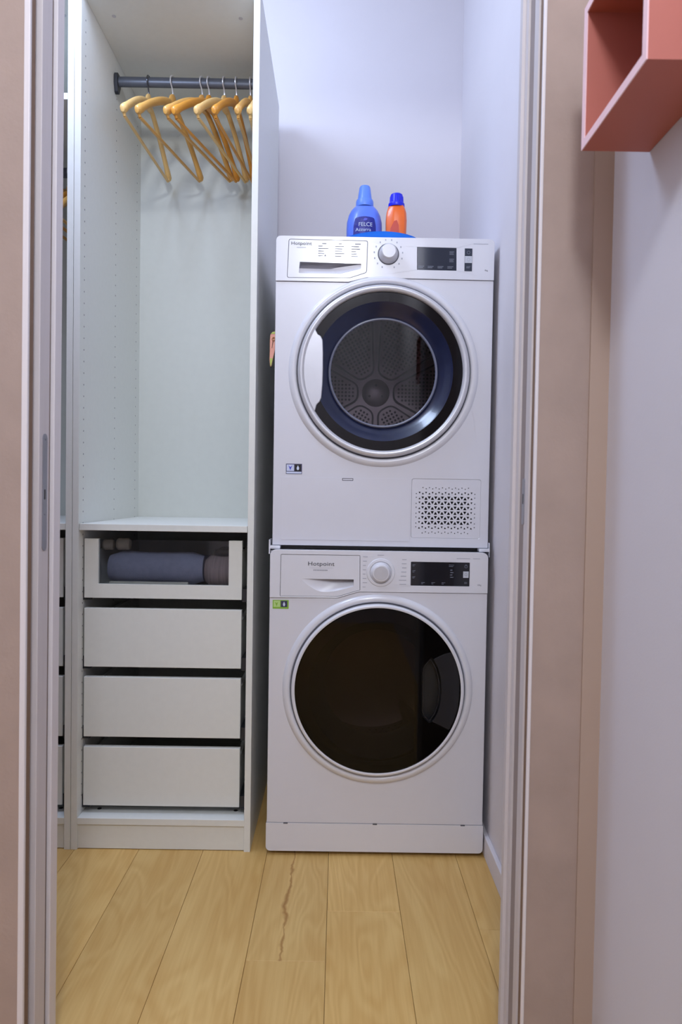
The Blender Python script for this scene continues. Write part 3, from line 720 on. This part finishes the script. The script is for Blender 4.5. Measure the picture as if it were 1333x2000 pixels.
obj('pointer_mark', pl([(.1355, 1.6555), (.1325, 1.6485), (.139, 1.6485)], [], YF-.0034, YF-.0031), 'print', dd)
kb = obj('program_knob', lathe(B(), [(0, -.030), (.0185, -.030), (.020, -.029), (.0222, -.024), (.0246, -.010), (.0265, -.0055), (.0268, -.0032)], (.3083, YF, 1.6577), 'Y', 56), 'silver', dm, smooth=.8)
obj('knob_cap', lathe(B(), [(0, -.0312), (.0175, -.0312), (.0188, -.0295)], (.3083, YF, 1.6577), 'Y', 48), 'machp', kb, smooth=.6)
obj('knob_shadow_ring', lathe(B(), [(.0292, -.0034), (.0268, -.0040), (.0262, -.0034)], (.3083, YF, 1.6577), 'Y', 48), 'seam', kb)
bm = B()
for i in range(14):
    a = math.radians(-65+ i*(310/13)) ; a = PI/2 - math.radians(-155+i*(310/13))
    x, z = .3083+.039*math.cos(a), 1.6577+.039*math.sin(a); box(bm, x-.0016, x+.0016, YF-.0033, YF-.0031, z-.0022, z+.0022)
tagp(obj('dial_marks', bm, 'printl', dm), kind='stuff')
bm = bars(B(), .541, 1.689, YF-.0033, [.040], 0, .0014); obj('feature_print', bm, 'printl', dm)
text('load_print', '8kg', .577, 1.618, YF-.0034, .006, 'print', dm)
d_ = obj('display', pl(inset(dispd, .0006), [], YF-.0026, YF+.01), 'screen', dm)
bm = B()
for z in (1.667, 1.647): bars(bm, .4755, z, YF-.0029, [.013, .011, .012], .0035, .0015)
for x in (.3905, .4165, .4435, .4705): bars(bm, x, 1.6265, YF-.0029, [.016, .013], .0036, .0017)
tagp(obj('display_icons', bm, 'icond', d_), kind='stuff')
bt = obj('button_strip', bx(.517, .5378, YF-.0036, YF-.0030, 1.6150, 1.6765), 'screen', dm)
obj('start_button', bx(.5178, .5372, YF-.0042, YF-.0036, 1.6372, 1.6556), 'icon', bt)
bm = B(); lathe(bm, [(.0035, 0), (.0045, 0)], (.5275, YF-.0039, 1.6655), 'Y', 20); bars(bm, .522, 1.627, YF-.0039, [.011, .009], .003, .0014); tagp(obj('button_icons', bm, 'icond', bt), kind='stuff')
bm = B(); lathe(bm, [(.0035, 0), (.0046, 0)], (.5275, YF-.0044, 1.6462), 'Y', 20); obj('button_mark', bm, 'printl', bt)
st = obj('energy_sticker', bx(.036, .0802, YF-.0006, YF-.0001, 1.0533, 1.0815), 'navy', dm)
obj('sticker_field', bx(.0378, .0585, YF-.0009, YF-.0006, 1.0615, 1.0795), 'lblue', st); obj('sticker_field', bx(.0605, .0775, YF-.0009, YF-.0006, 1.0615, 1.0795), 'black', st)
obj('sticker_footer', bx(.0372, .079, YF-.0009, YF-.0006, 1.0545, 1.0597), 'lblue', st)
obj('sticker_drop', pl([(.0690, 1.0775), (.0655, 1.0705), (.066, 1.066), (.0690, 1.0640), (.0722, 1.066), (.0725, 1.0705)], [], YF-.0012, YF-.0009), 'labelt', st)
obj('sticker_leaf', pl([(.0425, 1.077), (.048, 1.0635), (.0535, 1.077), (.048, 1.0725)], [], YF-.0012, YF-.0009), 'labell', st)
# door with round white rim, grip lobe on its left, dark ring and recessed porthole
cD = (DC[0], YF, DC[1])
obj('door_surround', lathe(B(), [(.262, .001), (.257, -.007), (.249, -.0115), (.2425, -.0105), (.2392, -.004), (.2385, .01)], cD, 'Y', 128), 'machp', dm, smooth='all')
obj('door_gap', lathe(B(), [(.2388, -.003), (.233, -.003)], cD, 'Y', 128), 'seam', dm)
do = obj('door', lathe(B(), [(.2352, .010), (.2352, -.012), (.2335, -.0175), (.228, -.0205), (.2215, -.0195), (.2175, -.016), (.2165, -.005)], cD, 'Y', 128), 'silver', dm, smooth=.9)
arc = [(DC[0]+.2195*math.cos(a), DC[1]+.2195*math.sin(a)) for a in [math.radians(149.5+ i*(211.5-149.5)/18) for i in range(19)]]
lobe = arc + [(.1185, 1.2425), (.1262, 1.2505), (.1312, 1.262), (.1338, 1.300), (.1345, 1.340), (.1340, 1.385), (.1325, 1.418), (.1275, 1.4285), (.1190, 1.4335)]
obj('grip', pl(lobe, [], -.0195+YF, YF-.006), 'silver', do, bevel=.002)
obj('dark_ring', lathe(B(), [(.2168, -.0087), (.1905, -.0087)], cD, 'Y', 128), 'smoke', do, smooth='all')
obj('funnel_ring', lathe(B(), [(.1905, -.0087), (.184, -.004), (.172, .008), (.160, .017), (.1525, .021)], cD, 'Y', 128), 'funnel', do, smooth='all')
obj('porthole_ring', lathe(B(), [(.1525, .0205), (.1515, .0155), (.1485, .0140), (.1462, .0150), (.1450, .019)], cD, 'Y', 128), 'rimring', do, smooth='all')
obj('porthole_glass', lathe(B(), [(.1475, .0192), (0, .0192)], cD, 'Y', 96), 'glass', do, smooth='all')
obj('bowl_back', lathe(B(), [(.155, .022), (.165, .045), (.175, .075)], cD, 'Y', 64), 'seam', dm, smooth=True)
YK = .43
drm = obj('drum', lathe(B(), [(.175, .085), (.262, .095), (.268, YK-.03), (.255, YK), (.248, YK-.012), (.244, YK), (0, YK)], (DC[0], 0, DC[1]), 'Y', 84), 'drum', dm, smooth=.8)
hb = B(); 
for k in range(6):
    a = math.radians(60*k); ca, sa = math.cos(a), math.sin(a)
    sec = [(.062, -.024), (.062, .024), (.232, .113), (.243, .06), (.246, 0), (.243, -.06), (.232, -.113)]
    sec = rpoly(sec, .018, 4)
    P = lambda u, v: (DC[0]+ca*u-sa*v, DC[1]+sa*u+ca*v)
    obj('sector_groove', pl([P(*q) for q in inset(sec, -.0055)], [], YK-.0012, YK-.0002), 'drumdark', drm)
    obj('sector_plate', pl([P(*q) for q in sec], [], YK-.006, YK-.0012), 'drum', drm, bevel=.0025)
    u = .076
    while u < .236:
        vm = .020+(u-.062)*.52-.007; nv = int(vm/.0062)
        for j in range(-nv, nv+1):
            v = j*.0122
            if abs(v) > vm: continue
            x, z = P(u, v); lathe(hb, [(0, 0), (.0040, 0)], (x, YK-.0064, z), 'Y', 7)
        u += .0118
tagp(obj('perforation', hb, 'drumhole', drm), kind='stuff')
obj('hub', lathe(B(), [(0, -.009), (.034, -.009), (.044, -.003), (.046, 0)], (DC[0], YK-.001, DC[1]), 'Y', 40), 'drum', drm, smooth=.6)
for k in range(3):
    a = math.radians(90+120*k); obj('hub_screw', lathe(B(), [(0, -.0025), (.0035, -.0025), (.004, 0)], (DC[0]+.024*math.cos(a), YK-.010, DC[1]+.024*math.sin(a)), 'Y', 10), 'drumdark', drm)

# ------------------------------------------------------------------ tray and bottles on the dryer
ZT = DZ1
tr = obj('round_tray', lathe(B(), [(0, .0005), (.105, .0005), (.116, .006), (.125, .040), (.128, .0415), (.1245, .0425), (.121, .038), (.112, .010), (.104, .0055), (0, .0055)], (.297, .218, ZT), 'Z', 64), 'tray', None, base=(.297, .218, ZT), smooth=.9)
tagp(tr, 'azure blue round plastic tray on top of the dryer', 'tray')
zb0 = ZT+.0058
sb = thing('softener_bottle', (.247, .215, zb0), 'periwinkle blue fabric softener bottle with a navy label in the blue tray', 'bottle')
def ell_lathe(prof, c, ky, seg=48):
    bm = lathe(B(), prof, (0, 0, 0), 'Z', seg)
    for v in bm.verts: v.co = Vector((c[0]+v.co.x, c[1]+v.co.y*ky, c[2]+v.co.z))
    return bm
obj('body', ell_lathe([(0, 0), (.047, 0), (.051, .004), (.053, .03), (.0535, .085), (.0525, .105), (.0475, .125), (.040, .140), (.031, .150), (.027, .153), (.0, .154)], (.247, .215, zb0), .72), 'bblue', sb, smooth=.8)
cp = obj('cap', lathe(B(), [(.0262, .150), (.0268, .152), (.0262, .1665), (.0245, .1715), (.0215, .1725), (.0165, .2085), (.0145, .2125), (0, .213)], (.247, .215, zb0), 'Z', 40), 'bcap', sb, smooth=.6)
lb = rpoly([(-.034, .03), (.034, .03), (.033, .085), (.028, .1085), (0, .1115), (-.028, .1085), (-.033, .085)], .006)
bm = pl([(x+.247, z+zb0) for x, z in lb], [], 0, .0012)
bmesh.ops.subdivide_edges(bm, edges=[e for e in bm.edges if abs(e.verts[0].co.y-e.verts[1].co.y) < 1e-6], cuts=3, use_grid_fill=True)
def wrap(v, off): 
    zr = v.co.z-zb0; R = .0535 if zr < .085 else (.0535-(zr-.085)*.05 if zr < .105 else .0525-(zr-.105)*.25)
    x = max(-R*.99, min(R*.99, v.co.x-.247)); v.co.y = .215-.72*math.sqrt(R*R-x*x)-off+(v.co.y*.5)
for v in bm.verts: wrap(v, .0012)
lab = obj('label_patch', bm, 'label', sb)
tx = text('label_print', 'FELCE', .249, zb0+.0865, 0, .016, 'labelt', lab, width=.040)
for v in tx.data.vertices:
    c = v.co + ORG[tx]; x = c.x-.247; v.co.y = (.215-.72*math.sqrt(.0535**2-x*x)-.0022+c.y) - ORG[tx].y
tx = text('label_script', 'Azzurra', .243, zb0+.0715, 0, .013, 'labelt', lab, width=.046)
for v in tx.data.vertices:
    c = v.co + ORG[tx]; x = c.x-.247; v.co.y = (.215-.72*math.sqrt(.0535**2-x*x)-.0022+c.y) - ORG[tx].y
bm = pl([(.2445, zb0+.097), (.2425, zb0+.1015), (.2465, zb0+.105), (.2525, zb0+.1055), (.2555, zb0+.1025), (.2525, zb0+.0985)], [], 0, .0008)
for v in bm.verts: wrap(v, .0022)
obj('label_emblem', bm, 'labell', lab)
ob = thing('detergent_bottle', (.341, .196, zb0), 'small orange detergent bottle with a royal blue cap in the blue tray', 'bottle')
bm = B(); rings = []
for hx, hy, z, tw in ((.026, .018, 0, 0), (.0285, .021, .006, 0), (.0300, .022, .06, 0), (.0310, .0225, .105, 0), (.0295, .0215, .127, 0), (.0255, .020, .140, 0), (.022, .019, .147, 0)):
    rings.append([bm.verts.new((.341+x, .196+y, zb0+z)) for x, y in rpoly([(-hx, -hy*.55), (-hx*.30, -hy), (hx*.75, -hy), (hx, -hy*.4), (hx, hy), (-hx, hy)], .004, 2)])
for A_, D_ in zip(rings, rings[1:]):
    n_ = len(A_)
    for i in range(n_): bm.faces.new([A_[i], A_[(i+1)%n_], D_[(i+1)%n_], D_[i]])
bm.faces.new(rings[0]); bm.faces.new(rings[-1])
obj('body', bm, 'orange', ob, smooth=.5)
bm = pl([(.3195, zb0+.02), (.3500, zb0+.02), (.3470, zb0+.085), (.3410, zb0+.1), (.3330, zb0+.097), (.3225, zb0+.075)], [], .1725, .1745)
obj('label_patch', bm, 'ored', ob)
oc = obj('cap', lathe(B(), [(.0235, .1440), (.0245, .146), (.0240, .1545), (.0220, .1570), (.0200, .1575), (.0190, .176), (.0175, .1815), (.0155, .183), (0, .1835)], (.341, .196, zb0), 'Z', 40), 'ocap', ob, smooth=.6)
bm = B()
for i in range(20):
    a = 2*PI*i/20; tube(bm, [(.341+.0200*math.cos(a), .196+.0200*math.sin(a), zb0+.1585), (.341+.0190*math.cos(a), .196+.0190*math.sin(a), zb0+.1755)], .0011, 5)
tagp(obj('cap_ribs', bm, 'ocap', oc), kind='stuff')

# ------------------------------------------------------------------ clothes peg clipped in the gap beside the dryer
pg = thing('clothes_peg', (-.004, .05, 1.351), 'pink and lime clothes peg magnet on the side of the dryer', 'clothes peg')
pout = rpoly([(-.0135, 1.352), (-.0105, 1.352), (-.0010, 1.400), (.0005, 1.425), (.0005, 1.448), (-.0080, 1.4475), (-.0140, 1.440), (-.0150, 1.425), (-.0150, 1.395), (-.0155, 1.370)], .003)
obj('backing', pl(inset(pout, -.0016), [], .0525, .056), 'pegd', pg)
obj('arm', pl(pout, [rpoly([(-.0100, 1.4020), (-.0085, 1.4020), (-.0055, 1.421), (-.0075, 1.422)], .0004)], .0475, .0525), 'peg', pg, bevel=.001)
obj('arm_tip', pl(rpoly([(-.0132, 1.3535), (-.0110, 1.3535), (-.0068, 1.374), (-.0142, 1.374)], .002), [], .0466, .0476), 'pegg', pg)
obj('arm_top', pl(rpoly([(-.0130, 1.4415), (-.0005, 1.4415), (-.0005, 1.447), (-.0078, 1.4465)], .001), [], .0466, .0476), 'pegg', pg)
obj('spring', lathe(B(), [(.0030, 0), (.0030, -.004), (.0052, -.004), (.0052, 0)], (-.0045, .0478, 1.4275), 'Y', 20), 'pegs', pg)

# ------------------------------------------------------------------ pink box shelf on the hall wall
bxX0, bxY0, bxY1, bxZ0, bxZ1 = .5170, -1.1174, -.9087, 1.4906, 1.6865
ps = thing('wall_shelf', (XR, -1.013, bxZ0), 'coral pink square box shelf mounted on the hall wall beside the doorway', 'shelf')
k = .0115
def edge_board(name, x0, x1, y0, y1, z0, z1):
    o = obj(name, bx(x0+.0015, x1, y0, y1, z0, z1), 'pink', ps)
    obj('edge_band', bx(x0, x0+.0015, y0, y1, z0, z1), 'pinkedge', o)
XE = XR-.0005
edge_board('bottom_board', bxX0, XE, bxY0, bxY1, bxZ0, bxZ0+k)
edge_board('top_board', bxX0, XE, bxY0, bxY1, bxZ1-k, bxZ1)
edge_board('end_board', bxX0, XE, bxY1-k, bxY1, bxZ0+k, bxZ1-k)
edge_board('end_board', bxX0, XE, bxY0, bxY0+k, bxZ0+k, bxZ1-k)
obj('back_board', bx(XE-.006, XE, bxY0+k, bxY1-k, bxZ0+k, bxZ1-k), 'pink', ps)
obj('screw_head', lathe(B(), [(0, .0012), (.0035, .0008), (.0038, 0)], (.532, -.972, bxZ0+k), 'Z', 12), 'wire', ps)
